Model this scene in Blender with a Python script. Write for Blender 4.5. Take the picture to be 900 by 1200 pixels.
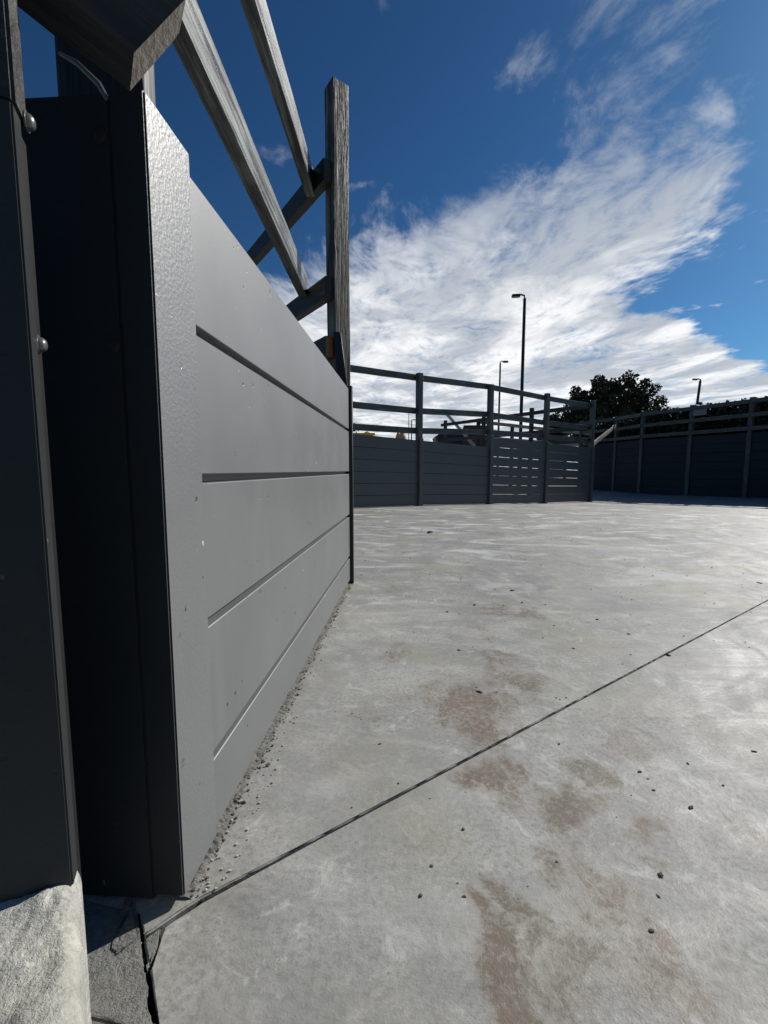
import bpy, bmesh, math, random
from mathutils import Vector, Matrix, noise
R = math.radians
rng = random.Random(7)
scene = bpy.context.scene
col = scene.collection
for o in list(bpy.data.objects):
    bpy.data.objects.remove(o)

# ------------------------------------------------------------------ camera
cam_d = bpy.data.cameras.new('camera')
cam = bpy.data.objects.new('camera', cam_d)
col.objects.link(cam)
cam.location = (0, 0, 0.62)
cam.rotation_euler = (R(90 - 5.597), 0, 0)
cam_d.sensor_fit = 'HORIZONTAL'
cam_d.sensor_width = 36
cam_d.lens = 20
cam_d.clip_start = 0.02
cam_d.clip_end = 2000
scene.camera = cam
scene.render.resolution_x = 768
scene.render.resolution_y = 1024

# ------------------------------------------------------------------ light
SUN_AZ = math.atan2(0.834, 0.553)      # clockwise from +Y
SUN_EL = R(35)
sun_dir = Vector((math.sin(SUN_AZ) * math.cos(SUN_EL), math.cos(SUN_AZ) * math.cos(SUN_EL), math.sin(SUN_EL)))
sd = bpy.data.lights.new('sun', 'SUN')
sd.energy = 4.8
sd.angle = R(0.5)
sd.color = (1.0, 0.955, 0.89)
sun = bpy.data.objects.new('sun', sd)
col.objects.link(sun)
sun.rotation_euler = (-sun_dir).to_track_quat('-Z', 'Y').to_euler()
scene.view_settings.view_transform = 'Standard'
scene.view_settings.look = 'None'
scene.view_settings.gamma = 1
scene.view_settings.exposure = 0.14
scene.view_settings.use_curve_mapping = False


class NT:
    """tiny node-tree helper"""
    def __init__(self, tree):
        self.t = tree
        self.n = tree.nodes
        self.l = tree.links

    def node(self, typ, **kw):
        n = self.n.new(typ)
        for k, v in kw.items():
            setattr(n, k, v)
        return n

    def put(self, sock, v):
        if v is None:
            return
        if isinstance(v, bpy.types.NodeSocket):
            self.l.new(v, sock)
        else:
            if hasattr(sock, 'default_value'):
                if isinstance(v, (tuple, list)) and len(v) == 3 and len(sock.default_value) == 4:
                    v = (*v, 1)
                sock.default_value = v

    def m(self, op, a, b=None, c=None, clamp=False):
        n = self.node('ShaderNodeMath', operation=op, use_clamp=clamp)
        self.put(n.inputs[0], a)
        self.put(n.inputs[1], b)
        self.put(n.inputs[2], c)
        return n.outputs[0]

    def vm(self, op, a, b=None):
        n = self.node('ShaderNodeVectorMath', operation=op)
        self.put(n.inputs[0], a)
        self.put(n.inputs[1], b)
        return n.outputs['Value'] if op in ('LENGTH', 'DOT_PRODUCT', 'DISTANCE') else n.outputs[0]

    def ramp(self, x, a, b, lo=0.0, hi=1.0, smooth=True):
        n = self.node('ShaderNodeMapRange', interpolation_type='SMOOTHSTEP' if smooth else 'LINEAR')
        self.put(n.inputs['Value'], x)
        self.put(n.inputs['From Min'], a)
        self.put(n.inputs['From Max'], b)
        self.put(n.inputs['To Min'], lo)
        self.put(n.inputs['To Max'], hi)
        return n.outputs[0]

    def noise(self, vec, scale, detail=4.0, rough=0.55, dist=0.0):
        n = self.node('ShaderNodeTexNoise')
        self.put(n.inputs['Vector'], vec)
        self.put(n.inputs['Scale'], scale)
        self.put(n.inputs['Detail'], detail)
        self.put(n.inputs['Roughness'], rough)
        self.put(n.inputs['Distortion'], dist)
        return n.outputs['Fac']

    def voro(self, vec, scale, feature='F1', rnd=1.0):
        n = self.node('ShaderNodeTexVoronoi', feature=feature)
        self.put(n.inputs['Vector'], vec)
        self.put(n.inputs['Scale'], scale)
        self.put(n.inputs['Randomness'], rnd)
        return n.outputs

    def mix(self, f, a, b, blend='MIX'):
        n = self.node('ShaderNodeMix', data_type='RGBA', blend_type=blend)
        self.put(n.inputs['Factor'], f)
        self.put([i for i in n.inputs if i.name == 'A' and i.type == 'RGBA'][0], a)
        self.put([i for i in n.inputs if i.name == 'B' and i.type == 'RGBA'][0], b)
        return [o for o in n.outputs if o.type == 'RGBA'][0]

    def scalev(self, vec, s):
        return self.vm('MULTIPLY', vec, s)

    def comb(self, x, y, z):
        n = self.node('ShaderNodeCombineXYZ')
        self.put(n.inputs[0], x)
        self.put(n.inputs[1], y)
        self.put(n.inputs[2], z)
        return n.outputs[0]

    def bump(self, h, strength, dist, normal=None):
        n = self.node('ShaderNodeBump')
        self.put(n.inputs['Height'], h)
        self.put(n.inputs['Strength'], strength)
        self.put(n.inputs['Distance'], dist)
        if normal is not None:
            self.put(n.inputs['Normal'], normal)
        return n.outputs[0]


# ------------------------------------------------------------------ sky
world = bpy.data.worlds.new('World')
scene.world = world
world.use_nodes = True
w = NT(world.node_tree)
w.n.clear()
sky = w.node('ShaderNodeTexSky', sky_type='NISHITA')
sky.sun_disc = False
sky.sun_elevation = SUN_EL
sky.sun_rotation = SUN_AZ
sky.altitude = 50
sky.air_density = 1.0
sky.dust_density = 0.35
sky.ozone_density = 3.0
tc = w.node('ShaderNodeTexCoord')
sep = w.node('ShaderNodeSeparateXYZ')
w.l.new(tc.outputs['Generated'], sep.inputs[0])
z = w.m('MAXIMUM', sep.outputs[2], 0.022)
px = w.m('DIVIDE', sep.outputs[0], z)          # position on a flat cloud layer overhead
py = w.m('DIVIDE', sep.outputs[1], z)
P = w.comb(px, py, 0.0)
# where the layer of cirrus lies
warp = w.m('MULTIPLY', w.m('SUBTRACT', w.noise(w.vm('ADD', P, (4.1, 2.3, 0.0)), 1.9, 4), 0.5), 1.5)
left = w.m('MAXIMUM',
           w.m('SUBTRACT', px, w.m('MULTIPLY_ADD', py, -1.28, 1.80)),
           w.m('SUBTRACT', w.m('SUBTRACT', px, 0.40), w.m('MULTIPLY', w.m('MAXIMUM', w.m('SUBTRACT', 0.95, py), 0.0), 2.5)))
s_left = w.ramp(w.m('ADD', left, warp), -0.15, 1.25)
rl = w.m('SUBTRACT', w.m('MULTIPLY_ADD', w.m('MAXIMUM', w.m('SUBTRACT', py, 2.55), 0.0), 1.35, 1.42), w.m('MULTIPLY', w.m('MAXIMUM', w.m('SUBTRACT', 1.75, py), 0.0), 0.85))
s_right = w.ramp(w.m('ADD', w.m('SUBTRACT', rl, px), w.m('MULTIPLY', warp, 0.6)), -0.22, 0.25)
low = w.ramp(py, 3.0, 5.5)
cover = w.m('MAXIMUM', w.m('MULTIPLY', s_left, s_right), w.m('MULTIPLY', low, 0.62))
stray = w.m('MULTIPLY', w.ramp(w.noise(w.vm('ADD', P, (1.7, 5.2, 0.0)), 2.6, 3), 0.54, 0.70), 0.62)
cover = w.m('MAXIMUM', cover, stray)
band = w.m('MULTIPLY', w.ramp(w.m('ABSOLUTE', w.m('SUBTRACT', w.m('ADD', px, w.m('MULTIPLY', warp, 0.25)), w.m('MULTIPLY_ADD', py, 0.30, 0.24))), 0.05, 0.34, 1.0, 0.0), w.ramp(py, 1.9, 1.5))
tuft = w.ramp(w.vm('DISTANCE', P, (0.35, 1.15, 0.0)), 0.02, 0.16, 1.0, 0.0)
cover = w.m('MAXIMUM', cover, w.m('MULTIPLY', w.m('MAXIMUM', band, tuft), 0.72))
thin = w.ramp(py, 0.85, 1.9, 0.74, 1.0)
cover = w.m('MULTIPLY', cover, thin)
# fibres run along +Y on the layer, bent by a slow warp
wv = w.node('ShaderNodeTexNoise')
w.put(wv.inputs['Vector'], P)
w.put(wv.inputs['Scale'], 0.9)
w.put(wv.inputs['Detail'], 2.0)
warpv = w.vm('MULTIPLY', w.vm('SUBTRACT', wv.outputs['Color'], (0.5, 0.5, 0.5)), (0.7, 0.7, 0.0))
Pw = w.vm('ADD', P, warpv)
fib = w.noise(w.vm('MULTIPLY', Pw, (4.6, 1.7, 1.0)), 1.0, 9, 0.64, 0.15)
fine = w.noise(w.vm('MULTIPLY', Pw, (13.0, 8.0, 1.0)), 1.0, 7, 0.68, 0.2)
puff = w.noise(w.vm('MULTIPLY', Pw, (1.4, 0.9, 1.0)), 1.0, 8, 0.58, 0.2)
tex = w.m('ADD', w.m('ADD', w.m('MULTIPLY', fib, 0.40), w.m('MULTIPLY', fine, 0.36)), w.m('MULTIPLY', puff, 0.24))
dens = w.ramp(w.m('ADD', tex, w.m('MULTIPLY', w.m('SUBTRACT', cover, 0.5), 0.36)), 0.45, 0.71)
dens = w.m('MULTIPLY', dens, w.ramp(cover, 0.02, 0.25))
dens = w.m('MULTIPLY', dens, w.m('MAXIMUM', w.ramp(left, 0.1, 1.9, 0.45, 1.0), w.ramp(py, 2.6, 4.0, 0.0, 1.0)))
shade = w.noise(w.vm('MULTIPLY', Pw, (1.3, 0.8, 1.0)), 1.0, 6, 0.6, 0.3)
ccol = w.mix(w.ramp(shade, 0.40, 0.62), (9.0, 9.8, 11.0), (18.0, 18.2, 18.4))
gam = w.node('ShaderNodeGamma')
w.l.new(sky.outputs[0], gam.inputs[0])
gam.inputs[1].default_value = 1.25
bluesky = w.mix(1.0, gam.outputs[0], (0.30, 0.56, 0.70), 'MULTIPLY')
final = w.mix(dens, bluesky, ccol)
bg = w.node('ShaderNodeBackground')
w.l.new(final, bg.inputs['Color'])
bg.inputs['Strength'].default_value = 0.05
world.cycles.sampling_method = 'MANUAL'
world.cycles.sample_map_resolution = 512
wo = w.node('ShaderNodeOutputWorld')
w.l.new(bg.outputs[0], wo.inputs[0])


# ------------------------------------------------------------------ materials
def new_mat(name):
    m = bpy.data.materials.new(name)
    m.use_nodes = True
    t = NT(m.node_tree)
    return m, t, t.n['Principled BSDF']


def obj_coord(t, jitter=True):
    tc = t.node('ShaderNodeTexCoord')
    v = tc.outputs['Object']
    if jitter:
        oi = t.node('ShaderNodeObjectInfo')
        v = t.vm('ADD', v, t.comb(t.m('MULTIPLY', oi.outputs['Random'], 37.0), t.m('MULTIPLY', oi.outputs['Random'], 13.0), 0.0))
    return v


def paint_mat(name, colr, rough=0.42, chips=0.0, peel=0.2, spec=0.5):
    m, t, b = new_mat(name)
    v = obj_coord(t)
    big = t.noise(v, 2.5, 4)
    c = t.mix(t.ramp(big, 0.3, 0.7, 0.0, 1.0), tuple(x * 0.93 for x in colr), tuple(x * 1.06 for x in colr))
    grime = t.noise(t.vm('MULTIPLY', v, (9, 9, 1.6)), 1.0, 6, 0.65)
    c = t.mix(t.ramp(grime, 0.56, 0.78, 0.0, 0.35), c, tuple(x * 1.35 for x in colr))
    h = t.m('MULTIPLY', t.noise(v, 190, 3, 0.5), peel)
    if chips:
        wb = t.node('ShaderNodeTexNoise')
        t.put(wb.inputs['Vector'], v)
        t.put(wb.inputs['Scale'], 55.0)
        vw = t.vm('ADD', v, t.vm('MULTIPLY', t.vm('SUBTRACT', wb.outputs['Color'], (0.5, 0.5, 0.5)), (0.014, 0.014, 0.02)))
        size = t.ramp(t.noise(v, 21, 2), 0.35, 0.68, 0.015, 0.15)
        vo = t.voro(vw, 34)
        keep = t.ramp(t.noise(v, 7, 3), 0.46, 0.54)
        spot = t.m('MULTIPLY', t.ramp(t.m('SUBTRACT', vo['Distance'], size), -0.02, 0.03, 1.0, 0.0), keep)
        c = t.mix(t.m('MULTIPLY', spot, chips), c, (0.03, 0.03, 0.03))
        vo2 = t.voro(t.vm('ADD', vw, (3.1, 7.7, 1.9)), 26)
        keep2 = t.ramp(t.noise(v, 5, 3), 0.52, 0.60)
        spot2 = t.m('MULTIPLY', t.ramp(t.m('SUBTRACT', vo2['Distance'], t.m('MULTIPLY', size, 0.7)), -0.02, 0.03, 1.0, 0.0), keep2)
        c = t.mix(t.m('MULTIPLY', spot2, chips * 0.8), c, (0.62, 0.62, 0.60))
        h = t.m('SUBTRACT', h, t.m('MULTIPLY', spot, 0.9))
        h = t.m('ADD', h, t.m('MULTIPLY', spot2, 0.5))
    t.put(b.inputs['Base Color'], c)
    t.put(b.inputs['Roughness'], t.ramp(t.noise(v, 6, 5), 0.3, 0.7, rough - 0.025, rough + 0.03))
    b.inputs['Specular IOR Level'].default_value = spec
    t.put(b.inputs['Normal'], t.bump(h, 0.5, 0.002))
    return m


def timber_mat(name, dark, light, rough=0.6, relief=1.0, lo=0.36, hi=0.66):
    """weathered stained timber; the grain follows the piece's own X axis"""
    m, t, b = new_mat(name)
    v = obj_coord(t)
    g1 = t.noise(t.vm('MULTIPLY', v, (1.6, 34, 34)), 1.0, 5, 0.62, 0.6)
    g2 = t.noise(t.vm('MULTIPLY', v, (6, 150, 150)), 1.0, 3, 0.6, 0.3)
    wear = t.noise(t.vm('MULTIPLY', v, (2.6, 9, 9)), 1.0, 5, 0.6, 0.8)
    f = t.m('ADD', t.m('ADD', t.m('MULTIPLY', g1, 0.42), t.m('MULTIPLY', g2, 0.22)), t.m('MULTIPLY', wear, 0.36))
    f = t.ramp(f, lo, hi)
    c = t.mix(f, dark, light)
    knot = t.voro(t.vm('MULTIPLY', v, (2.2, 7, 7)), 1.0)
    kf = t.ramp(knot['Distance'], 0.07, 0.17, 1.0, 0.0)
    c = t.mix(t.m('MULTIPLY', kf, 0.75), c, tuple(x * 0.5 for x in dark))
    t.put(b.inputs['Base Color'], c)
    t.put(b.inputs['Roughness'], t.ramp(g1, 0.3, 0.7, rough - 0.15, rough + 0.15))
    h = t.m('ADD', t.m('ADD', g1, t.m('MULTIPLY', g2, 0.6)), t.m('MULTIPLY', kf, -0.6))
    t.put(b.inputs['Normal'], t.bump(h, 0.75 * relief, 0.004))
    return m


def plain_mat(name, colr, rough=0.5, metal=0.0, var=0.25, scale=30, bump=0.3):
    m, t, b = new_mat(name)
    v = obj_coord(t)
    n = t.noise(v, scale, 5, 0.6)
    c = t.mix(n, tuple(x * (1 - var) for x in colr), tuple(x * (1 + var) for x in colr))
    t.put(b.inputs['Base Color'], c)
    b.inputs['Roughness'].default_value = rough
    b.inputs['Metallic'].default_value = metal
    t.put(b.inputs['Normal'], t.bump(n, bump, 0.003))
    return m


def concrete_mat(name, stains=True, rough_cast=0.0, gain=1.0):
    m, t, b = new_mat(name)
    tc = t.node('ShaderNodeTexCoord')
    v = tc.outputs['Object']
    sx = t.node('ShaderNodeSeparateXYZ')
    t.l.new(v, sx.inputs[0])
    X, Y = sx.outputs[0], sx.outputs[1]
    big = t.noise(v, 0.9, 5, 0.6, 0.5)
    mid = t.noise(v, 5.5, 7, 0.65, 0.4)
    fine = t.noise(v, 95, 6, 0.75)
    grit = t.noise(v, 330, 3, 0.6)
    # trowel sweeps: long curved smears
    sweep = t.noise(t.vm('MULTIPLY', v, (1.3, 4.2, 1.0)), 1.6, 6, 0.6, 1.4)
    tone = t.m('ADD', t.m('ADD', t.m('MULTIPLY', big, 0.35), t.m('MULTIPLY', mid, 0.35)), t.m('MULTIPLY', sweep, 0.30))
    c = t.mix(t.ramp(tone, 0.36, 0.64), (0.205, 0.204, 0.192), (0.335, 0.334, 0.318))
    c = t.mix(t.ramp(fine, 0.44, 0.62, 0.0, 0.72), c, (0.165, 0.165, 0.150))
    c = t.mix(t.ramp(t.noise(v, 16, 9, 0.80, 0.8), 0.50, 0.66, 0.0, 0.62), c, (0.47, 0.47, 0.445))
    c = t.mix(t.ramp(grit, 0.58, 0.72, 0.0, 0.45), c, (0.12, 0.12, 0.11))
    pat = t.noise(t.vm('MULTIPLY', v, (1.0, 1.25, 1.0)), 1.25, 4, 0.5, 0.9)
    c = t.mix(t.ramp(pat, 0.49, 0.53, 0.0, 0.42), c, (0.225, 0.225, 0.215))
    pat2 = t.noise(t.vm('ADD', t.vm('MULTIPLY', v, (0.8, 1.6, 1.0)), (7.3, 2.2, 0.0)), 2.4, 5, 0.55, 1.1)
    c = t.mix(t.m('MULTIPLY', t.ramp(pat2, 0.51, 0.68, 0.0, 0.55), t.ramp(Y, 0.8, 5.5, 0.3, 1.6)), c, (0.56, 0.56, 0.545))
    # slow greenish-ochre cast
    c = t.mix(t.ramp(t.noise(v, 2.1, 5, 0.6), 0.45, 0.7, 0.0, 0.45), c, (0.265, 0.255, 0.18))
    if stains:
        spots = [(0.227, 1.082, 0.174, 1.0), (0.389, 1.197, 0.122, 0.8), (0.376, 1.355, 0.098, 0.7), (0.214, 0.958, 0.099, 1.0),
                 (0.371, 1.535, 0.088, 0.5), (0.51, 1.862, 0.12, 0.6), (0.637, 1.799, 0.103, 0.6), (0.219, 0.802, 0.095, 1.0),
                 (0.337, 0.741, 0.083, 1.1), (0.41, 0.822, 0.073, 0.9), (0.286, 0.802, 0.072, 0.6), (0.307, 0.616, 0.065, 0.8),
                 (0.317, 0.55, 0.059, 0.8), (0.299, 0.469, 0.059, 0.75), (0.25, 0.49, 0.053, 0.7), (0.338, 0.441, 0.049, 0.7),
                 (0.157, 0.507, 0.071, 1.15), (0.127, 0.543, 0.042, 1.0), (0.157, 0.464, 0.065, 1.1), (0.186, 0.585, 0.045, 0.9),
                 (0.216, 0.53, 0.049, 0.8), (0.546, 0.889, 0.079, 0.6), (0.482, 0.678, 0.046, 0.8), (0.451, 0.62, 0.033, 0.7),
                 (0.643, 0.996, 0.058, 0.5), (0.065, 1.41, 0.102, 0.45), (-0.036, 1.037, 0.068, 0.45), (0.44, 0.524, 0.049, 0.45),
                 (0.62, 0.697, 0.042, 0.45)]
        wn = t.node('ShaderNodeTexNoise')
        t.put(wn.inputs['Vector'], v)
        t.put(wn.inputs['Scale'], 7.0)
        t.put(wn.inputs['Detail'], 5.0)
        ws = t.node('ShaderNodeSeparateXYZ')
        t.l.new(t.vm('MULTIPLY', t.vm('SUBTRACT', wn.outputs['Color'], (0.5, 0.5, 0.5)), (0.26, 0.26, 0.0)), ws.inputs[0])
        X = t.m('ADD', X, ws.outputs[0])
        YW = t.m('ADD', Y, ws.outputs[1])
        tot = None
        for (x, y, r, k) in spots:
            dd = t.m('SQRT', t.m('ADD', t.m('POWER', t.m('SUBTRACT', X, x), 2.0), t.m('POWER', t.m('SUBTRACT', YW, y), 2.0)))
            s = t.m('MULTIPLY', t.ramp(dd, r * 0.2, r * 1.2, 1.0, 0.0), k)
            tot = s if tot is None else t.m('MAXIMUM', tot, s)
        tot = t.m('MAXIMUM', tot, t.m('MULTIPLY', t.ramp(t.noise(v, 1.7, 3), 0.60, 0.72), 0.35))
        vs = t.vm('MULTIPLY', v, (1.0, 0.75, 1.0))
        n1 = t.noise(vs, 15, 8, 0.74, 0.5)
        n2 = t.noise(v, 85, 6, 0.75, 0.6)
        wide = t.ramp(tot, 0.0, 0.9)
        c = t.mix(t.m('MULTIPLY', wide, 0.34), c, (0.20, 0.168, 0.125))
        body = t.ramp(t.m('ADD', n1, t.m('MULTIPLY', tot, 0.22)), 0.54, 0.72)
        speck = t.ramp(t.m('ADD', n2, t.m('MULTIPLY', tot, 0.10)), 0.46, 0.64)
        f = t.m('MULTIPLY', t.m('MULTIPLY', body, t.m('MULTIPLY_ADD', speck, 0.75, 0.25)), t.ramp(tot, 0.02, 0.45))
        scol = t.mix(t.ramp(t.noise(v, 6, 3), 0.42, 0.60), (0.120, 0.084, 0.060), (0.105, 0.092, 0.060))
        c = t.mix(t.m('MULTIPLY', f, 0.85), c, scol)
    if gain != 1.0:
        c = t.mix(1.0, c, (gain, gain, gain * 0.98), 'MULTIPLY')
    t.put(b.inputs['Base Color'], c)
    # steel-trowelled skin: polished here, open there
    pol = t.ramp(t.m('ADD', t.m('MULTIPLY', sweep, 0.6), t.m('MULTIPLY', big, 0.4)), 0.38, 0.62)
    t.put(b.inputs['Roughness'], t.m('ADD', t.m('MULTIPLY', pol, 0.24), t.m('MULTIPLY_ADD', fine, 0.16, 0.42)))
    b.inputs['Specular IOR Level'].default_value = 0.45
    wav = t.noise(v, 1.9, 3, 0.5, 0.6)
    n0 = t.bump(wav, 1.0, 0.030)
    n1 = t.bump(t.m('ADD', t.m('MULTIPLY', sweep, 0.6), t.m('MULTIPLY', mid, 0.4)), 0.8, 0.007, n0)
    n2 = t.bump(t.m('ADD', t.m('MULTIPLY', fine, 1.0), t.m('MULTIPLY', grit, 0.55)), 0.5 + rough_cast, 0.0016 + rough_cast * 0.007, n1)
    t.put(b.inputs['Normal'], n2)
    return m


M = {}
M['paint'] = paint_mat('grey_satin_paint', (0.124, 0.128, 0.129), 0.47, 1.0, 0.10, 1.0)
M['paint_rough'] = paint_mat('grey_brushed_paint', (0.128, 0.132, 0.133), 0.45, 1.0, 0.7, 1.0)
M['paint_shaded'] = paint_mat('shade_darkened_paint', (0.026, 0.029, 0.030), 0.5, 0.35, 0.5, 0.12)  # the wall's grey darkened: shade of its near end put into the colour
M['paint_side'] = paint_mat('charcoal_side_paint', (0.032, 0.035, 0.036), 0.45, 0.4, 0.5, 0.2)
M['black_steel'] = plain_mat('black_steel', (0.012, 0.012, 0.013), 0.5, 0.0, 0.3, 60)
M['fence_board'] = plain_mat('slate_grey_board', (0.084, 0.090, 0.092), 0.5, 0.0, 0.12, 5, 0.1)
M['fence_shaded'] = plain_mat('shaded_grey_board', (0.010, 0.013, 0.021), 0.7, 0.0, 0.15, 5, 0.1)  # same grey boards as the other fence, deep shade mixed into the colour
M['timber'] = timber_mat('weathered_stained_timber', (0.007, 0.009, 0.008), (0.17, 0.20, 0.19), 0.42, 1.6, 0.45, 0.62)
M['timber_dark'] = timber_mat('dark_stained_timber', (0.010, 0.0105, 0.011), (0.040, 0.040, 0.038), 0.6, 1.0)
M['timber_brown'] = timber_mat('brown_weathered_timber', (0.022, 0.018, 0.014), (0.30, 0.25, 0.19), 0.65, 2.0, 0.44, 0.62)
M['timber_far'] = timber_mat('grey_green_rail_timber', (0.028, 0.031, 0.030), (0.115, 0.118, 0.105), 0.55, 0.6)
M['end_grain'] = plain_mat('sawn_end_grain', (0.20, 0.175, 0.15), 0.8, 0, 0.5, 90, 0.8)
M['end_grain_orange'] = plain_mat('orange_sawn_end', (0.36, 0.17, 0.07), 0.8, 0, 0.35, 60, 0.5)
M['galv'] = plain_mat('galvanised_steel', (0.50, 0.50, 0.49), 0.35, 0.9, 0.2, 50, 0.2)
M['screw'] = plain_mat('painted_bolt_head', (0.15, 0.148, 0.145), 0.34, 0.5, 0.25, 60, 0.2)
M['concrete'] = concrete_mat('trowelled_concrete')
M['concrete_raw'] = concrete_mat('broken_concrete', False, 0.9)
M['footing'] = concrete_mat('cast_footing_concrete', False, 0.45, 1.55)
M['earth'] = plain_mat('dark_earth', (0.045, 0.042, 0.036), 0.95, 0, 0.4, 8, 0.5)
M['stone'] = plain_mat('dark_stone', (0.055, 0.052, 0.048), 0.9, 0, 0.4, 40, 0.5)
M['mortar'] = plain_mat('crumbled_mortar', (0.40, 0.39, 0.36), 0.9, 0, 0.3, 80, 0.7)
M['fillet'] = plain_mat('dirty_mortar_fillet', (0.15, 0.145, 0.13), 0.95, 0, 0.75, 130, 0.9)
M['joint'] = plain_mat('joint_dirt', (0.014, 0.013, 0.012), 0.95, 0, 0.5, 150, 0.8)
M['grit'] = plain_mat('dirt_and_grit', (0.095, 0.088, 0.078), 0.95, 0, 0.5, 120, 0.6)
M['lamp'] = plain_mat('dark_lamp_metal', (0.018, 0.019, 0.021), 0.45, 0.2, 0.2, 20, 0.1)
M['lamp_glass'] = plain_mat('lamp_lens', (0.25, 0.26, 0.27), 0.2, 0, 0.1, 20, 0.05)
M['bark'] = plain_mat('bark', (0.06, 0.05, 0.04), 0.9, 0, 0.4, 12, 0.9)
M['trailer'] = plain_mat('black_trailer_paint', (0.012, 0.012, 0.013), 0.5, 0, 0.3, 10, 0.1)
M['rust_brown'] = plain_mat('brown_plywood', (0.07, 0.045, 0.028), 0.8, 0, 0.4, 9, 0.2)
M['pale_metal'] = plain_mat('pale_metal', (0.5, 0.5, 0.48), 0.4, 0.3, 0.15, 9, 0.1)
M['yellow'] = plain_mat('yellow_paint', (0.62, 0.40, 0.05), 0.5, 0, 0.2, 12, 0.1)
M['tan'] = plain_mat('tan_heap', (0.36, 0.25, 0.15), 0.95, 0, 0.4, 6, 0.8)
M['rubber'] = plain_mat('tyre_rubber', (0.012, 0.012, 0.012), 0.85, 0, 0.2, 30, 0.2)
M['white'] = plain_mat('off_white_wall', (0.62, 0.62, 0.60), 0.8, 0, 0.08, 6, 0.1)
M['sign'] = plain_mat('faded_grey_plate', (0.20, 0.20, 0.21), 0.6, 0, 0.1, 20, 0.1)


def leaf_mat(name, a, b_):
    m, t, b = new_mat(name)
    g = t.node('ShaderNodeNewGeometry')
    n = t.noise(g.outputs['Position'], 1.4, 3)
    r = t.m('ADD', t.m('MULTIPLY', n, 0.6), t.m('MULTIPLY', g.outputs['Random Per Island'], 0.4))
    t.put(b.inputs['Base Color'], t.mix(r, a, b_))
    b.inputs['Roughness'].default_value = 0.55
    return m


M['leaf'] = leaf_mat('tree_leaf', (0.018, 0.026, 0.010), (0.055, 0.060, 0.022))
M['hedge'] = leaf_mat('hedge_leaf', (0.014, 0.020, 0.010), (0.035, 0.042, 0.018))


# ------------------------------------------------------------------ mesh helpers
def link(name, bm, mats, parent=None, smooth=0.0, matrix=None):
    me = bpy.data.meshes.new(name)
    bm.to_mesh(me)
    bm.free()
    for mt in (mats if isinstance(mats, (list, tuple)) else [mats]):
        me.materials.append(mt)
    if smooth:
        for p in me.polygons:
            p.use_smooth = True
        me.set_sharp_from_angle(angle=R(smooth))
    o = bpy.data.objects.new(name, me)
    col.objects.link(o)
    place(o, parent, matrix)
    return o


WM = {}


def place(o, parent=None, matrix=None):
    """put o at a world matrix (identity if none) under its parent"""
    m = matrix.copy() if matrix is not None else Matrix.Identity(4)
    WM[o] = m
    if parent is not None:
        o.parent = parent
        o.matrix_parent_inverse = Matrix.Identity(4)
        o.matrix_basis = WM[parent].inverted() @ m
    else:
        o.matrix_basis = m


def empty(name, loc, label, cat, group=None):
    o = bpy.data.objects.new(name, None)
    col.objects.link(o)
    o.empty_display_size = 0.1
    place(o, None, Matrix.Translation(Vector(loc)))
    o['label'] = label
    o['category'] = cat
    if group:
        o['group'] = group
    return o


def tag(o, label, cat, group=None):
    o['label'] = label
    o['category'] = cat
    if group:
        o['group'] = group
    return o


def frame(p0, p1, up=(0, 0, 1)):
    """matrix whose X runs p0->p1 and whose Z is near 'up'; origin at p0"""
    p0, p1 = Vector(p0), Vector(p1)
    x = (p1 - p0).normalized()
    y = Vector(up).cross(x).normalized()
    z = x.cross(y)
    m = Matrix((x, y, z)).transposed().to_4x4()
    m.translation = p0
    return m


def beam(name, p0, p1, wid, hgt, mat, parent=None, up=(0, 0, 1), bev=0.004, wob=0.0, segs=0, end_mat=None):
    """timber or board from p0 to p1: wid across, hgt along 'up'; centred on the line"""
    L = (Vector(p1) - Vector(p0)).length
    bm = bmesh.new()
    bmesh.ops.create_cube(bm, size=1.0)
    for v in bm.verts:
        v.co = Vector(((v.co.x + 0.5) * L, v.co.y * wid, v.co.z * hgt))
    if segs:
        for k in range(1, segs):
            geom = bm.verts[:] + bm.edges[:] + bm.faces[:]
            bmesh.ops.bisect_plane(bm, geom=geom, plane_co=(L * k / segs, 0, 0), plane_no=(1, 0, 0))
    if bev:
        es = [e for e in bm.edges if len(e.link_faces) == 2 and e.calc_face_angle(0) > 1.0]
        bmesh.ops.bevel(bm, geom=es, offset=bev, segments=2, affect='EDGES', profile=0.6)
    if wob:
        s = rng.random() * 100
        for v in bm.verts:
            q = Vector((v.co.x * 1.7 + s, 0, 0))
            v.co.y += noise.noise(q) * wob
            v.co.z += noise.noise(q + Vector((0, 9, 0))) * wob
    mats = [mat]
    if end_mat:
        mats.append(end_mat)
        bm.normal_update()
        for f in bm.faces:
            if abs(f.normal.x) > 0.9:
                f.material_index = 1
    return link(name, bm, mats, parent, 8, frame(p0, p1, up))


def disc_dome(name, centre, normal, r, dome, mat, parent):
    """round bolt head: collar and dome, axis along normal"""
    bm = bmesh.new()
    prof = [(r * 1.25, 0), (r * 1.25, dome * 0.18), (r, dome * 0.22), (r * 0.92, dome * 0.6), (r * 0.62, dome * 0.9), (r * 0.25, dome)]
    n = 20
    rings = []
    for (rr, zz) in prof:
        rings.append([bm.verts.new((rr * math.cos(2 * math.pi * k / n), rr * math.sin(2 * math.pi * k / n), zz)) for k in range(n)])
    for a, b in zip(rings, rings[1:]):
        for k in range(n):
            bm.faces.new((a[k], a[(k + 1) % n], b[(k + 1) % n], b[k]))
    bm.faces.new(rings[-1])
    m = Vector(normal).to_track_quat('Z', 'Y').to_matrix().to_4x4()
    m.translation = Vector(centre)
    return link(name, bm, mat, parent, 50, m)


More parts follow.
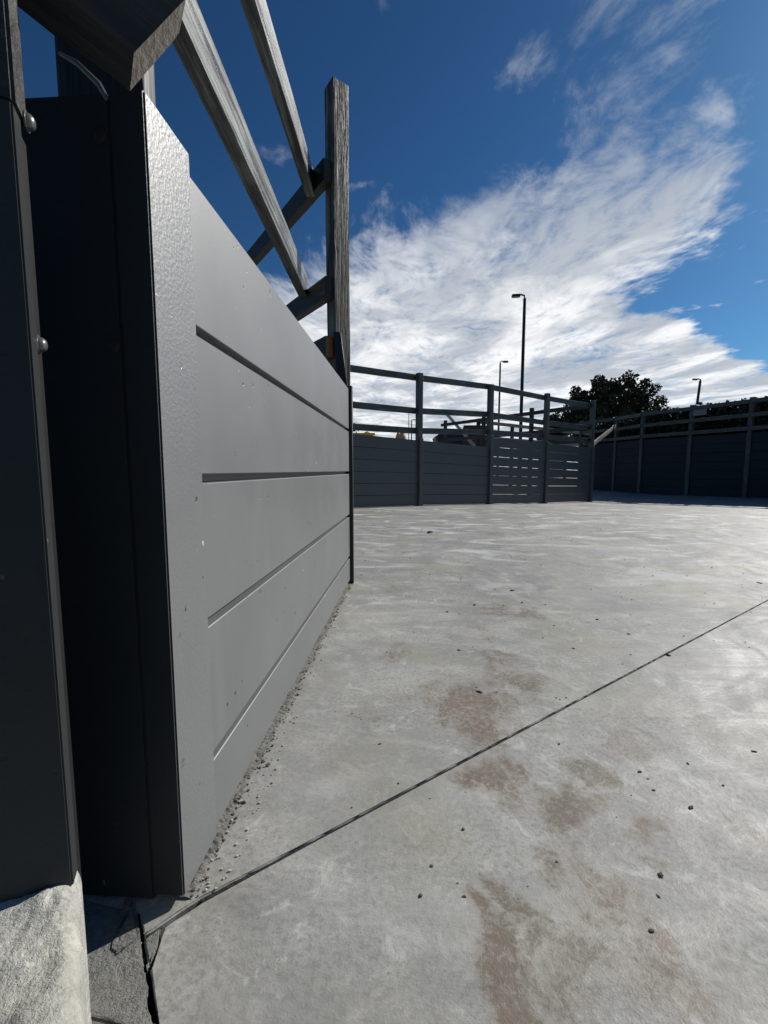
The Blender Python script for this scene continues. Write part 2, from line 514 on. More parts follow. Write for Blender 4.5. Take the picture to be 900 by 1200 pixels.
def tube(bm, pts, radii, n=10):
    prev = None
    pts = [Vector(p) for p in pts]
    for i, p in enumerate(pts):
        d = (pts[min(i + 1, len(pts) - 1)] - pts[max(i - 1, 0)]).normalized()
        a = d.orthogonal().normalized()
        b = d.cross(a)
        ring = [bm.verts.new(p + (a * math.cos(2 * math.pi * k / n) + b * math.sin(2 * math.pi * k / n)) * radii[i]) for k in range(n)]
        if prev:
            best = min(range(n), key=lambda s: sum((prev[k].co - ring[(k + s) % n].co).length for k in range(n)))
            ring = ring[best:] + ring[:best]
            for k in range(n):
                bm.faces.new((prev[k], prev[(k + 1) % n], ring[(k + 1) % n], ring[k]))
        else:
            bm.faces.new(ring[::-1])
        prev = ring
    bm.faces.new(prev)


# ------------------------------------------------------------------ ground
def dip(x, y):
    return -0.20 * math.exp(-((x - 4.8) ** 2 + (y - 12.0) ** 2) / (2 * 3.2 ** 2))


def axis(lo, hi, step, far):
    a = []
    x = lo
    while x < hi + 1e-6:
        a.append(x)
        x += step
    return [-far, -far / 4, -far / 15] + a + [far / 15, far / 4, far]


gx = axis(-14, 26, 1.0, 900)
gy_ = axis(-10, 30, 1.0, 900)
bm = bmesh.new()
vv = [[bm.verts.new((x, y, dip(x, y) - 0.035)) for x in gx] for y in gy_]
for j in range(len(gy_) - 1):
    for i in range(len(gx) - 1):
        bm.faces.new((vv[j][i], vv[j][i + 1], vv[j + 1][i + 1], vv[j + 1][i]))
g = link('ground', bm, M['earth'], None, 60)
g['kind'] = 'structure'
g['label'] = 'dark earth under and beyond the concrete yard'

floor = bpy.data.objects.new('concrete_floor', None)
col.objects.link(floor)
WM[floor] = Matrix.Identity(4)
floor['kind'] = 'structure'
floor['label'] = 'pale trowelled concrete yard floor with joints, cracks and brown stains'


def slab(pts, gap, jit, mat, fine_r=3.5, cuts=False, lift=0.0, step=0.012):
    """one cast slab from a plan polygon (counter-clockwise): ragged chamfered edge, skirt, flat top"""
    n = len(pts)
    out = []
    for i in range(n):
        a, b = Vector(pts[i]).to_2d(), Vector(pts[(i + 1) % n]).to_2d()
        L = (b - a).length
        d = (b - a) / L
        ts = [0.0]
        s = 0.0
        while s < L:
            q = a + d * s
            r = (q - Vector((-0.1, 0.5))).length
            s += step if r < fine_r else min(4.0, step + (r - fine_r) * 0.6)
            if s < L * 0.999:
                ts.append(s)
        for s in ts:
            out.append(a + d * s)
    k = len(out)
    # move inwards by half the gap, with a ragged edge
    def inset(poly, dist, j):
        res = []
        for i in range(len(poly)):
            p0, p, p1 = poly[i - 1], poly[i], poly[(i + 1) % len(poly)]
            e0, e1 = (p - p0).normalized(), (p1 - p).normalized()
            n0, n1 = Vector((-e0.y, e0.x)), Vector((-e1.y, e1.x))
            nn = (n0 + n1)
            nn = nn / max(nn.length_squared / 2, 0.6) if nn.length > 1e-6 else n0
            jj = 0.0
            if j:
                jj = j * (noise.noise(Vector((p.x * 55, p.y * 55, 1.7))) + 0.6 * noise.noise(Vector((p.x * 170, p.y * 170, 5))) + max(0, noise.noise(Vector((p.x * 21, p.y * 21, 9))) - 0.35) * 3)
                jj = max(jj, -dist * 0.7)
            res.append(p + nn * (dist + jj))
        return res
    o1 = inset(out, gap / 2, jit)
    o2 = inset(o1, 0.0022, 0.0)
    bm = bmesh.new()
    vb = [bm.verts.new((p.x, p.y, -0.03)) for p in o1]
    vm = [bm.verts.new((p.x, p.y, -0.0025)) for p in o1]
    vt = [bm.verts.new((p.x, p.y, 0.0)) for p in o2]
    for i in range(k):
        j2 = (i + 1) % k
        bm.faces.new((vb[i], vb[j2], vm[j2], vm[i]))
        bm.faces.new((vm[i], vm[j2], vt[j2], vt[i]))
    f = bm.faces.new(vt)
    bmesh.ops.triangulate(bm, faces=[f], ngon_method='EAR_CLIP')
    if cuts:
        for kx in range(-4, 34):
            bmesh.ops.bisect_plane(bm, geom=bm.verts[:] + bm.edges[:] + bm.faces[:], plane_co=(kx * 0.5, 0, 0), plane_no=(1, 0, 0))
        for ky in range(6, 50):
            bmesh.ops.bisect_plane(bm, geom=bm.verts[:] + bm.edges[:] + bm.faces[:], plane_co=(0, ky * 0.5, 0), plane_no=(0, 1, 0))
    for v in bm.verts:
        v.co.z += dip(v.co.x, v.co.y) + lift
    o = link('concrete_slab', bm, mat, floor, 25)
    return o


# the saw-cut joint and the cross joint, in plan
J0, JL, JE = (-0.2658, 0.5602), (-0.325, 0.5062), (-0.3422, 0.4903)
jd = Vector((0.8265, 0.5629))
JR = (J0[0] + jd.x * 30, J0[1] + jd.y * 30)
X2 = (-0.3215, 0.5095)                         # crossing of the two joints
J2 = [(-0.306, 0.4883), (-0.2841, 0.4591), (-0.2563, 0.4215), (-0.10, 0.205), (0.9, -1.2), (3.5, -5.0)]
J2up = [(-0.3397, 0.5298), (-0.366, 0.566), (-0.46, 0.70)]
far_slab = slab([X2, J0, JR, (34, 40), (-12, 40), (-12, 3.0), (-1.2, 1.8), (-0.46, 0.70), (-0.366, 0.566), (-0.3397, 0.5298)], 0.0070, 0.0022, M['concrete'], 3.2, True)
near_slab = slab([(-0.2958, 0.4735)] + J2[1:] + [(24, -5), JR, J0, (-0.3046, 0.5252), (-0.2942, 0.4991), (-0.2948, 0.4817)], 0.0070, 0.0022, M['concrete'], 3.2)
slab([X2, (-0.306, 0.4883), (-0.2958, 0.4735), (-0.2948, 0.4817), (-0.2942, 0.4991), (-0.3046, 0.5252)], 0.0030, 0.0012, M['concrete_raw'], step=0.005)
# broken corner left of the cross joint
slab([X2, (-0.3422, 0.4903), (-0.3200, 0.4752), (-0.3120, 0.4617), (-0.2915, 0.4532), (-0.2798, 0.4449), (-0.2841, 0.4591), (-0.306, 0.4883)], 0.0034, 0.0014, M['concrete_raw'], step=0.005, lift=-0.002)
slab([X2, (-0.3397, 0.5298), (-0.366, 0.566), (-0.40, 0.613), (-0.3612, 0.5481), (-0.3595, 0.5199), (-0.3621, 0.5042), (-0.3568, 0.4942), (-0.3422, 0.4903)], 0.0034, 0.0014, M['concrete_raw'], step=0.005, lift=0.001)
slab([(-0.3422, 0.4903), (-0.3568, 0.4942), (-0.3621, 0.5042), (-0.3595, 0.5199), (-0.3612, 0.5481), (-0.40, 0.613), (-0.46, 0.70), (-1.2, 1.8), (-1.9, 0.9), (-0.36, 0.4280), (-0.3183, 0.4313), (-0.2992, 0.4321), (-0.2832, 0.4215), (-0.268, 0.412), (-0.2563, 0.4215), (-0.2798, 0.4449), (-0.2915, 0.4532), (-0.3120, 0.4617), (-0.3200, 0.4752)], 0.0034, 0.0016, M['concrete_raw'], step=0.005, lift=-0.001)
slab([(-0.36, 0.4280), (-1.9, 0.9), (-4, -3), (3.3, -5.0), (0.9, -1.2), (-0.10, 0.205), (-0.268, 0.412), (-0.2832, 0.4215), (-0.2992, 0.4321), (-0.3183, 0.4313)], 0.0036, 0.0016, M['concrete_raw'], step=0.006, lift=-0.003)


# ------------------------------------------------------------------ near panelled wall
WD = Vector((0.059, 1.0, 0)).normalized()          # runs away from the camera
WN = Vector((WD.y, -WD.x, 0))                       # sunlit face
O = Vector((-0.285, 0.566, 0))                      # bottom corner


def W(s, n, zz):                                     # along the wall, out of its face, up
    return O + WD * s + WN * n + Vector((0, 0, zz))


wall = empty('panelled_wall', W(0, 0, 0), 'mid grey painted panel wall with four routed grooves, its sunlit face running beside the concrete', 'wall')


def prism(bm, prof, s0, s1, mat_i=0):
    """extrude a profile (n, z) along the wall from s0 to s1"""
    a = [bm.verts.new(W(s0, n, zz)) for n, zz in prof]
    b = [bm.verts.new(W(s1, n, zz)) for n, zz in prof]
    k = len(prof)
    for i in range(k):
        bm.faces.new((a[i], a[(i + 1) % k], b[(i + 1) % k], b[i]))
    bm.faces.new(a[::-1])
    bm.faces.new(b)


S0, S1 = 0.094, 1.728
# corner post: boxed, slightly proud of the boards, and closing the near end
bm = bmesh.new()
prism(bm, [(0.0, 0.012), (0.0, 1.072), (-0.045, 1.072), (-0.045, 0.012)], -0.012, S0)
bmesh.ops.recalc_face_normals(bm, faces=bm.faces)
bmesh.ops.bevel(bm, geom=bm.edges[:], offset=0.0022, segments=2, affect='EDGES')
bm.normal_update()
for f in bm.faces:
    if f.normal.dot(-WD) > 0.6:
        f.material_index = 1  # faces turned from the sun get the darkened paint, shade included
link('corner_post', bm, [M['paint_rough'], M['paint_shaded']], wall, 8)
# boards with a chamfered groove between them
edges_z = [0.022, 0.150, 0.3765, 0.607, 0.8295, 1.046]
TH, GW, GD = 0.040, 0.0140, 0.0190
for k in range(5):
    z0, z1 = edges_z[k], edges_z[k + 1]
    lo = z0 + (GW / 2 if k else 0)
    hi = z1 - (GW / 2 if k < 4 else 0)
    prof = []
    n0 = -0.0025
    if k:
        prof += [(n0 - 0.0012, lo), (n0, lo + 0.0012)]
    else:
        prof += [(n0 - 0.004, lo), (n0, lo + 0.004)]
    if k < 4:
        prof += [(n0, hi - 0.0018), (n0 - 0.0014, hi - 0.0003), (n0 - GD + 0.002, hi), (n0 - GD, hi + 0.002), (n0 - GD, hi + GW - 0.0004)]
    else:
        prof += [(n0, hi - 0.0025), (n0 - 0.0025, hi)]
    prof += [(n0 - TH, (hi + GW - 0.0004) if k < 4 else hi), (n0 - TH, lo)]
    bm = bmesh.new()
    prism(bm, prof, S0 + 0.0006, S1)
    bmesh.ops.recalc_face_normals(bm, faces=bm.faces)
    link('board', bm, M['paint'], wall)
# backing, seen through the grooves
bm = bmesh.new()
prism(bm, [(-0.0435, 0.02), (-0.0435, 1.04), (-0.052, 1.04), (-0.052, 0.02)], S0 + 0.001, S1 - 0.002)
bmesh.ops.recalc_face_normals(bm, faces=bm.faces)
link('backing_sheet', bm, M['black_steel'], wall)
# boarded end
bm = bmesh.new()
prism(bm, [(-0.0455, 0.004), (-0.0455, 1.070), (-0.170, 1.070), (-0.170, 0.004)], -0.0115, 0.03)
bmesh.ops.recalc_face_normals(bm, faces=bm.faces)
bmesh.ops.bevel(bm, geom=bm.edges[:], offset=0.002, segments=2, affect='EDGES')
link('end_panel', bm, M['paint_shaded'], wall, 8)
# rear boarding of the same wall
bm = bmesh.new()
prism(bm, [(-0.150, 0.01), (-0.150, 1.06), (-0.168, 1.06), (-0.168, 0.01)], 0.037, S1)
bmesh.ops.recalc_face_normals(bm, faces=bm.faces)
link('rear_sheet', bm, M['paint_shaded'], wall)
# black channel at the far end
bm = bmesh.new()
prism(bm, [(0.016, 0.0), (0.016, 1.062), (-0.172, 1.062), (-0.172, 0.0)], S1 + 0.002, S1 + 0.028)
bmesh.ops.recalc_face_normals(bm, faces=bm.faces)
bmesh.ops.bevel(bm, geom=bm.edges[:], offset=0.002, segments=1, affect='EDGES')
link('end_channel', bm, M['black_steel'], wall, 40)
for nn, zz in ((-0.056, 0.776), (-0.058, 1.022)):
    disc_dome('screw_head', W(-0.0115, nn, zz), -WD, 0.0075, 0.004, M['paint_shaded'], wall)

# crumbled mortar and grit along the foot of the wall
def chips(name, mat, count, zone, smin, smax, label, cat, seed):
    r = random.Random(seed)
    bm = bmesh.new()
    for _ in range(count):
        p = zone(r)
        s = smin + (smax - smin) * r.random() ** 2.2
        base = bmesh.ops.create_icosphere(bm, subdivisions=1, radius=s)['verts'] if s > smax * 0.5 else bmesh.ops.create_cube(bm, size=s * 1.5)['verts']
        rot = Matrix.Rotation(r.random() * 6.28, 3, Vector((r.random() - .5, r.random() - .5, r.random() - .5)).normalized())
        sc = Vector((1 + r.random() * 0.8, 1, 0.45 + 0.4 * r.random()))
        for v in base:
            c = rot @ v.co
            c = Vector((c.x * sc.x, c.y * sc.y, c.z * sc.z)) * (0.8 + 0.4 * r.random())
            v.co = c + p + Vector((0, 0, s * 0.25))
    o = link(name, bm, mat)
    o['kind'] = 'stuff'
    o['label'] = label
    o['category'] = cat
    return o


def foot_zone(lo, hi):
    def z(r):
        s = 1.75 * r.random() ** 1.3
        n = lo + (hi - lo) * r.random() ** 1.6
        q = W(s, n, 0.001)
        return q
    return z


chips('wall_foot_grit', M['grit'], 700, foot_zone(-0.010, 0.014), 0.0006, 0.0030, 'dark grit gathered along the foot of the grey panel wall', 'grit', 3)
chips('wall_foot_mortar', M['mortar'], 260, foot_zone(0.006, 0.050), 0.0005, 0.0024, 'pale crumbled mortar scattered beside the foot of the grey panel wall', 'rubble', 5)
# ragged mortar fillet cast against the wall foot
bm = bmesh.new()
NS, NW_ = 700, 9
rows = []
for i in range(NS + 1):
    s_ = -0.004 + 1.76 * (i / NS) ** 1.25
    wdt = 0.008 + 0.009 * noise.noise(Vector((s_ * 7, 0, 0))) + 0.007 * noise.noise(Vector((s_ * 23, 3, 0))) + 0.004 * noise.noise(Vector((s_ * 90, 3, 7)))
    row = []
    for j in range(NW_ + 1):
        t_ = j / NW_
        n_ = -0.030 + (0.030 + max(wdt, 0.004)) * t_
        zz = 0.007 * (1 - t_) + 0.0035 * noise.noise(Vector((s_ * 31, t_ * 2, 1))) + 0.0025 * noise.noise(Vector((s_ * 120, t_ * 5, 2))) + 0.0015 * noise.noise(Vector((s_ * 310, t_ * 9, 5)))
        if j == NW_:
            zz = -0.004
        row.append(bm.verts.new(W(s_, n_, zz + 0.0005)))
    rows.append(row)
for a, b in zip(rows, rows[1:]):
    for j in range(NW_):
        bm.faces.new((a[j], a[j + 1], b[j + 1], b[j]))
bmesh.ops.recalc_face_normals(bm, faces=bm.faces)
fil = link('mortar_fillet', bm, M['fillet'], wall)
fil['label'] = 'crumbling dark mortar fillet along the wall foot'


def yard_zone(r):
    return Vector((-0.15 + 2.6 * r.random(), 0.5 + 4.5 * r.random() ** 1.2, 0.0))


chips('yard_grit', M['grit'], 420, yard_zone, 0.0008, 0.0035, 'fine dark grit strewn over the concrete floor', 'grit', 11)


# dirt packed into the long joint: one uneven ribbon just below the surface
bm = bmesh.new()
jn = Vector((-jd.y, jd.x))
prev = None
for i in range(900):
    s_ = 6.0 * (i / 899) ** 1.3
    cz = -0.0028 + 0.0022 * noise.noise(Vector((s_ * 60, 0, 0))) + 0.0012 * noise.noise(Vector((s_ * 240, 0, 3)))
    c_ = Vector((J0[0] + jd.x * s_, J0[1] + jd.y * s_))
    cur = [bm.verts.new((c_.x + jn.x * o_, c_.y + jn.y * o_, cz + dz)) for o_, dz in ((-0.007, -0.003), (-0.0015, 0.0006), (0.0018, 0.0), (0.007, -0.003))]
    if prev:
        for k in range(3):
            bm.faces.new((prev[k], cur[k], cur[k + 1], prev[k + 1]))
    prev = cur
bmesh.ops.recalc_face_normals(bm, faces=bm.faces)
jdirt = link('joint_dirt', bm, M['joint'])
jdirt['kind'] = 'stuff'
jdirt['label'] = 'dark dirt packed into the long floor joint'
jdirt['category'] = 'dirt'

# ------------------------------------------------------------------ rail fence on the near wall
nf = empty('timber_rail_fence', W(0.1, -0.1, 0.0), 'weathered timber rail fence behind the grey panel wall, meeting at a tall end post', 'fence')


def WL(x, y, zz):
    return Vector((x, y, zz))


# inner post at the wall's near end
beam('post', (-0.368, 0.618, 0.02), (-0.368, 0.618, 2.62), 0.118, 0.030, M['timber_dark'], nf, up=(WD.x, WD.y, 0), bev=0.006, wob=0.004, segs=8)
# the two rails that run along the wall
TX = 0.052
for zc, x0, x1, hh in ((1.712, -0.490, -0.484, 0.125), (2.235, -0.500, -0.424, 0.125)):
    ye = 2.60 if zc > 2 else 2.675
    beam('rail', (x0, 0.10, zc), (x0 + (x1 - x0) * (ye - 0.1) / 2.375, ye, zc), TX, hh, M['timber'], nf, bev=0.005, wob=0.005, segs=10)
# tall end post, turned with the fence that leads away
CD = Vector((-0.590, 0.807, 0))                       # run of the returning fence
CN = Vector((CD.y, -CD.x, 0))
pc = Vector((-0.263, 2.555, 0))
ang_up = Matrix.Rotation(R(35), 3, 'Z') @ Vector((0, 1, 0))
beam('post', pc + Vector((0, 0, 0.02)), pc + Vector((0.0, 0, 2.71)), 0.098, 0.098, M['timber_brown'], nf, up=ang_up, bev=0.005, wob=0.004, segs=8)
for zc in (1.312, 1.632, 2.235):
    a = pc - CN * 0.078 - CD * 0.036 + Vector((0, 0, zc))
    beam('rail', a, a + CD * 3.7, 0.050, 0.115, M['timber_dark'], nf, bev=0.005, wob=0.004, segs=8,
         end_mat=M['end_grain_orange'] if zc < 1.5 else None)
for k in (1, 2):
    q = pc + CD * 1.85 * k
    beam('post', q + Vector((0, 0, 0.02)), q + Vector((0, 0, 2.36)), 0.098, 0.098, M['timber_dark'], nf, up=CD, bev=0.005, wob=0.004, segs=5)
# tapered black plate that ties the post to the wall end
bm = bmesh.new()
prof = [(0.0, 1.0), (0.062, 1.0), (0.018, 1.385), (-0.022, 1.385)]
ax = Vector((1, 0.02, 0)).normalized()
ay = Vector((-ax.y, ax.x, 0))
c0 = Vector((-0.258, 2.455, 0))
fr = [bm.verts.new(c0 + ax * x + Vector((0, 0, zz))) for x, zz in prof]
bk = [bm.verts.new(c0 + ax * x + ay * 0.03 + Vector((0, 0, zz))) for x, zz in prof]
for i in range(4):
    bm.faces.new((fr[i], fr[(i + 1) % 4], bk[(i + 1) % 4], bk[i]))
bm.faces.new(fr[::-1])
bm.faces.new(bk)
bmesh.ops.recalc_face_normals(bm, faces=bm.faces)
bmesh.ops.bevel(bm, geom=bm.edges[:], offset=0.002, segments=1, affect='EDGES')
link('post_plate', bm, M['black_steel'], nf, 40)

# ------------------------------------------------------------------ the section beside the camera (dark post and rail)
LD = Vector((0.908, 0.419, 0))
LN = Vector((-LD.y, LD.x, 0))                        # away from the camera
C0 = Vector((-0.3461, 0.4321, 0))
ls = empty('charcoal_fence_section', C0 + Vector((0, 0, 0.16)), 'charcoal fence section in shade on the pale concrete footing, dark rail above', 'fence section')


def lbox(name, u0, u1, d0, d1, z0, z1, mat, bev=0.003):
    bm = bmesh.new()
    vs = []
    for u in (u0, u1):
        for d in (d0, d1):
            for zz in (z0, z1):
                vs.append(bm.verts.new(C0 + LD * u + LN * d + Vector((0, 0, zz))))
    for q in ((0, 1, 3, 2), (4, 6, 7, 5), (0, 4, 5, 1), (2, 3, 7, 6), (0, 2, 6, 4), (1, 5, 7, 3)):
        bm.faces.new([vs[i] for i in q])
    bmesh.ops.recalc_face_normals(bm, faces=bm.faces)
    bmesh.ops.bevel(bm, geom=bm.edges[:], offset=bev, segments=2, affect='EDGES')
    return link(name, bm, mat, ls, 8)


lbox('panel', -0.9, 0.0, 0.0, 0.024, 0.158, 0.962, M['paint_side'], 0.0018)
lbox('post', -0.14, 0.0015, 0.003, 0.040, 0.9625, 2.3, M['timber_dark'], 0.003)
lbox('side_cleat', -0.10, -0.003, 0.0245, 0.050, 0.12, 0.955, M['black_steel'], 0.002)
for zz, dd in ((0.752, 0.037), (0.968, 0.034)):
    disc_dome('bolt_head', C0 + LD * (-0.003 if zz < 0.9 else 0.0015) + LN * dd + Vector((0, 0, zz)), LD, 0.0075, 0.008, M['screw'], ls)
# rail that ends over the wall corner, cut on a slant
poly = [Vector(p) for p in ((-0.3067, 0.57, 1.071), (-0.2871, 0.5472, 1.0932), (-0.2288, 0.5571, 1.1594), (-0.2461, 0.5748, 1.1399), (-0.254, 0.5752, 1.1308))]
poly = [p + Vector((0, -0.008, 0.004)) for p in poly]
ud = Vector((-0.80, -0.44, 0.40)).normalized()
bm = bmesh.new()
segs = 14
rings = []
for k in range(segs + 1):
    s = 0.75 * (k / segs) ** 1.5
    off = Vector((0, 0, 0))
    ring = []
    for i, p in enumerate(poly):
        q = p + ud * s
        if k:
            q += Vector((0, 0, 1)) * noise.noise(Vector((s * 22, i * 3.1, 0))) * 0.004
        ring.append(bm.verts.new(q))
    rings.append(ring)
n5 = len(poly)
for a, b in zip(rings, rings[1:]):
    for i in range(n5):
        bm.faces.new((a[i], b[i], b[(i + 1) % n5], a[(i + 1) % n5]))
ef = bm.faces.new(rings[0])
ef.material_index = 1
bm.faces.new(rings[-1][::-1])
bmesh.ops.recalc_face_normals(bm, faces=bm.faces)
mt = frame(poly[0], poly[0] + ud)
for v in bm.verts:
    v.co = mt.inverted() @ v.co
link('rail', bm, [M['timber_dark'], M['end_grain']], ls, 30, mt)
# bent galvanised strap under the rail
bm = bmesh.new()
tube(bm, [(-0.382, 0.552, 1.108), (-0.362, 0.553, 1.098), (-0.340, 0.556, 1.078), (-0.332, 0.559, 1.062)], [0.0016, 0.0030, 0.0034, 0.0028], 10)
link('strap', bm, M['screw'], ls, 60)
disc_dome('bolt_head', Vector((-0.312, 0.562, 1.066)), (0.3, -0.6, -0.6), 0.0035, 0.005, M['galv'], ls)

# ------------------------------------------------------------------ concrete footing
bm = bmesh.new()
e0, e1 = Vector((-0.3330, 0.4250, 0)), Vector((-0.2610, 0.3270, 0))
fd = (e1 - e0).normalized()                            # along the right-hand edge, towards the camera
fn = Vector((-fd.y, fd.x, 0))                         # outwards, to the sun
if fn.x < 0:
    fn = -fn
nu, nw = 110, 80
grid = []
for i in range(nu + 1):
    u = -0.045 + 0.50 * i / nu
    row = []
    for j in range(nw + 1):
        t_ = (j / nw) ** 1.9
        wdt = 0.55 * t_
        p = e0 + fd * u - fn * wdt
        k_ = min(1.0, wdt / 0.020)
        edge = math.sqrt(max(0.0, 1 - (1 - k_) ** 2))
        rag = noise.noise(Vector((u * 70, 0, 0))) * 0.003 + noise.noise(Vector((u * 230, 4, 0))) * 0.0012
        p += fn * rag * (1 - t_)
        zt = 0.130 + 0.036 * edge
        zt += (0.0050 * noise.noise(Vector((p.x * 30, p.y * 30, 2))) + 0.0028 * noise.noise(Vector((p.x * 75, p.y * 75, 4))) + 0.0013 * noise.noise(Vector((p.x * 210, p.y * 210, 6)))) * (0.3 + 0.7 * edge)
        row.append(bm.verts.new(p + Vector((0, 0, zt))))
    grid.append(row)
for i in range(nu):
    for j in range(nw):
        bm.faces.new((grid[i][j], grid[i][j + 1], grid[i + 1][j + 1], grid[i + 1][j]))
edge_loop = [grid[i][0] for i in range(nu + 1)] + [grid[nu][j] for j in range(1, nw + 1)] + [grid[i][nw] for i in range(nu - 1, -1, -1)] + [grid[0][j] for j in range(nw - 1, 0, -1)]
low_loop = [bm.verts.new((v.co.x, v.co.y, -0.02)) for v in edge_loop]
for i in range(len(edge_loop)):
    k2 = (i + 1) % len(edge_loop)
    bm.faces.new((edge_loop[i], edge_loop[k2], low_loop[k2], low_loop[i]))
bmesh.ops.recalc_face_normals(bm, faces=bm.faces)
tag(link('concrete_footing', bm, M['footing'], None, 50), 'rough pale concrete footing under the charcoal fence section', 'footing')

# ------------------------------------------------------------------ far fences
FD = Vector((1.54, 1.02, 0)).normalized()
FN = Vector((FD.y, -FD.x, 0))                         # face towards the camera
UP = Vector((0, 0, 1))


def board_run(parent, a, b, n_dir, z_bot, tops, count, mat, gap, th=0.03, back=False):
    """boards stacked between two posts; tops = top height at both ends"""
    d = (b - a).normalized()
    hts = [(tops[i] - z_bot[i]) / count for i in (0, 1)]
    for k in range(count):
        p0 = a + UP * (z_bot[0] + hts[0] * (k + 0.5))
        p1 = b + UP * (z_bot[1] + hts[1] * (k + 0.5))
        hb = (hts[0] + hts[1]) / 2
        beam('board', p0 + d * 0.045, p1 - d * 0.045, th, hb - gap, mat, parent, bev=0.005)
    if back:
        q0, q1 = a + UP * (z_bot[0] + tops[0]) / 2, b + UP * (z_bot[1] + tops[1]) / 2
        beam('backing_sheet', q0 + d * 0.045 - n_dir * 0.0215, q1 - d * 0.045 - n_dir * 0.0215, 0.01, (tops[0] + tops[1] - z_bot[0] - z_bot[1]) / 2 - 0.06, mat, parent, bev=0)


fp = [Vector((0.647, 7.89, 0)) + FD * 1.85 * k for k in (-2, -1, 0, 1, 2, 3)]
ff = empty('boarded_rail_fence', (fp[0].x, fp[0].y, dip(fp[0].x, fp[0].y)), 'slate grey boarded fence with three timber rails above, crossing the yard ahead', 'fence')
panel_tops = [(1.30, 1.235), (1.235, 1.164), (1.164, 1.09), (1.297, 1.245), (1.245, 1.19)]
counts = [6, 6, 6, 7, 7]
gaps = [0.006, 0.006, 0.006, 0.009, 0.011]
for k in range(5):
    a, b = fp[k], fp[k + 1]
    zb = (dip(a.x, a.y) + 0.012, dip(b.x, b.y) + 0.012)
    board_run(ff, a, b, FN, zb, panel_tops[k], counts[k], M['fence_board'], gaps[k], back=k < 3)
for k, p in enumerate(fp):
    zb = dip(p.x, p.y)
    beam('post', p + UP * zb - FN * 0.012, p + UP * 2.36 - FN * 0.012, 0.098, 0.098, M['timber_far'], ff, up=FD, bev=0.005, wob=0.003, segs=4)
    ht = panel_tops[min(k, 4)][0] if k < 5 else panel_tops[4][1]
    beam('cover_post', p + UP * (zb - 0.005) + FN * 0.055, p + UP * (ht + 0.03) + FN * 0.055, 0.085, 0.028, M['fence_board'], ff, up=FN, bev=0.003)
rail_z = [(2.28, 2.28, 2.293, 2.33, 2.275, 2.245), (1.70, 1.70, 1.70, 1.77, 1.715, 1.695), (1.34, 1.34, 1.34, 1.408, 1.40, 1.374)]
for row in rail_z:
    for k in range(5):
        beam('rail', fp[k] + UP * row[k] - FN * 0.088 - FD * 0.02, fp[k + 1] + UP * row[k + 1] - FN * 0.088 - FD * 0.022, 0.044, 0.108, M['timber_far'], ff, bev=0.004, wob=0.004, segs=5)

# return of that fence, leading away from its corner post
BD = Vector((-FD.y, FD.x, 0))
rf = empty('open_rail_fence', (fp[5].x, fp[5].y, -0.19), 'open post and rail fence leading away from the corner of the slate grey fence', 'fence')
bp = [fp[5] + BD * 1.85 * k for k in range(0, 4)]
for p in bp[1:]:
    beam('post', p + UP * dip(p.x, p.y), p + UP * 2.40, 0.095, 0.095, M['timber_dark'], rf, up=BD, bev=0.005, segs=3)
for zz in (2.24, 1.69, 1.37):
    for k in range(3):
        beam('rail', bp[k] + UP * zz + FD * -0.07, bp[k + 1] + UP * zz + FD * -0.07 + BD * (0.15 if k == 2 else -0.003), 0.044, 0.105, M['timber_dark'], rf, bev=0.004, wob=0.004, segs=4)

# a further pen behind
pf = empty('distant_rail_fence', (4.83, 16.3, 0), 'distant dark post and rail fence seen through the rails in front of the tall lamp', 'fence')
pp = [Vector((3.28, 15.05, 0)), Vector((4.83, 16.3, 0)), Vector((6.38, 17.55, 0)), Vector((7.93, 18.8, 0)), Vector((9.5, 20.0, 0))]
for p in pp:
    beam('post', p + UP * -0.05, p + UP * 2.35, 0.10, 0.10, M['timber_dark'], pf, up=FD, bev=0.005)
for zz in (2.28, 1.75, 1.36):
    for a, b in zip(pp, pp[1:]):
        d = (b - a).normalized()
        beam('rail', a + UP * zz + FN * 0.074, b + UP * zz + FN * 0.074 - d * 0.004, 0.044, 0.12, M['timber_dark'], pf, bev=0.004, wob=0.004, segs=3)

# fence along the right-hand side
rp = [Vector((10.34, 8.24, 0)), Vector((9.76, 9.54, 0)), Vector((9.18, 10.84, 0)), Vector((8.62, 12.14, 0)), Vector((8.04, 13.44, 0)), Vector((7.86, 14.62, 0)), Vector((7.3, 16.0, 0))]
rw = empty('shaded_boarded_fence', (rp[2].x, rp[2].y, dip(rp[2].x, rp[2].y)), 'grey boarded fence coloured near-black for its full shade with post and rails above, against the hedge', 'fence')
for a, b in zip(rp, rp[1:]):
    d = (b - a).normalized()
    n = Vector((-d.y, d.x, 0))
    if n.x > 0:
        n = -n
    zb = (dip(a.x, a.y) - 0.012, dip(b.x, b.y) - 0.012)
    board_run(rw, a, b, n, zb, (1.56, 1.56), 7, M['fence_shaded'], 0.004, back=True)
    for zz in (2.33, 1.99, 1.66):
        beam('rail', a + UP * zz + n * 0.075, b + UP * zz + n * 0.075 - d * 0.004, 0.044, 0.10, M['timber_far'], rw, bev=0.004, wob=0.004, segs=4)
for i, p in enumerate(rp):
    d = (rp[min(i + 1, 6)] - rp[max(i - 1, 0)]).normalized()
    beam('post', p + UP * dip(p.x, p.y), p + UP * 2.43, 0.098, 0.098, M['timber_far'], rw, up=d, bev=0.005, segs=3)
sg = beam('plate', Vector((8.735, 11.76, 2.20)), Vector((8.60, 12.07, 2.20)), 0.006, 0.16, M['sign'], rw, bev=0.001)
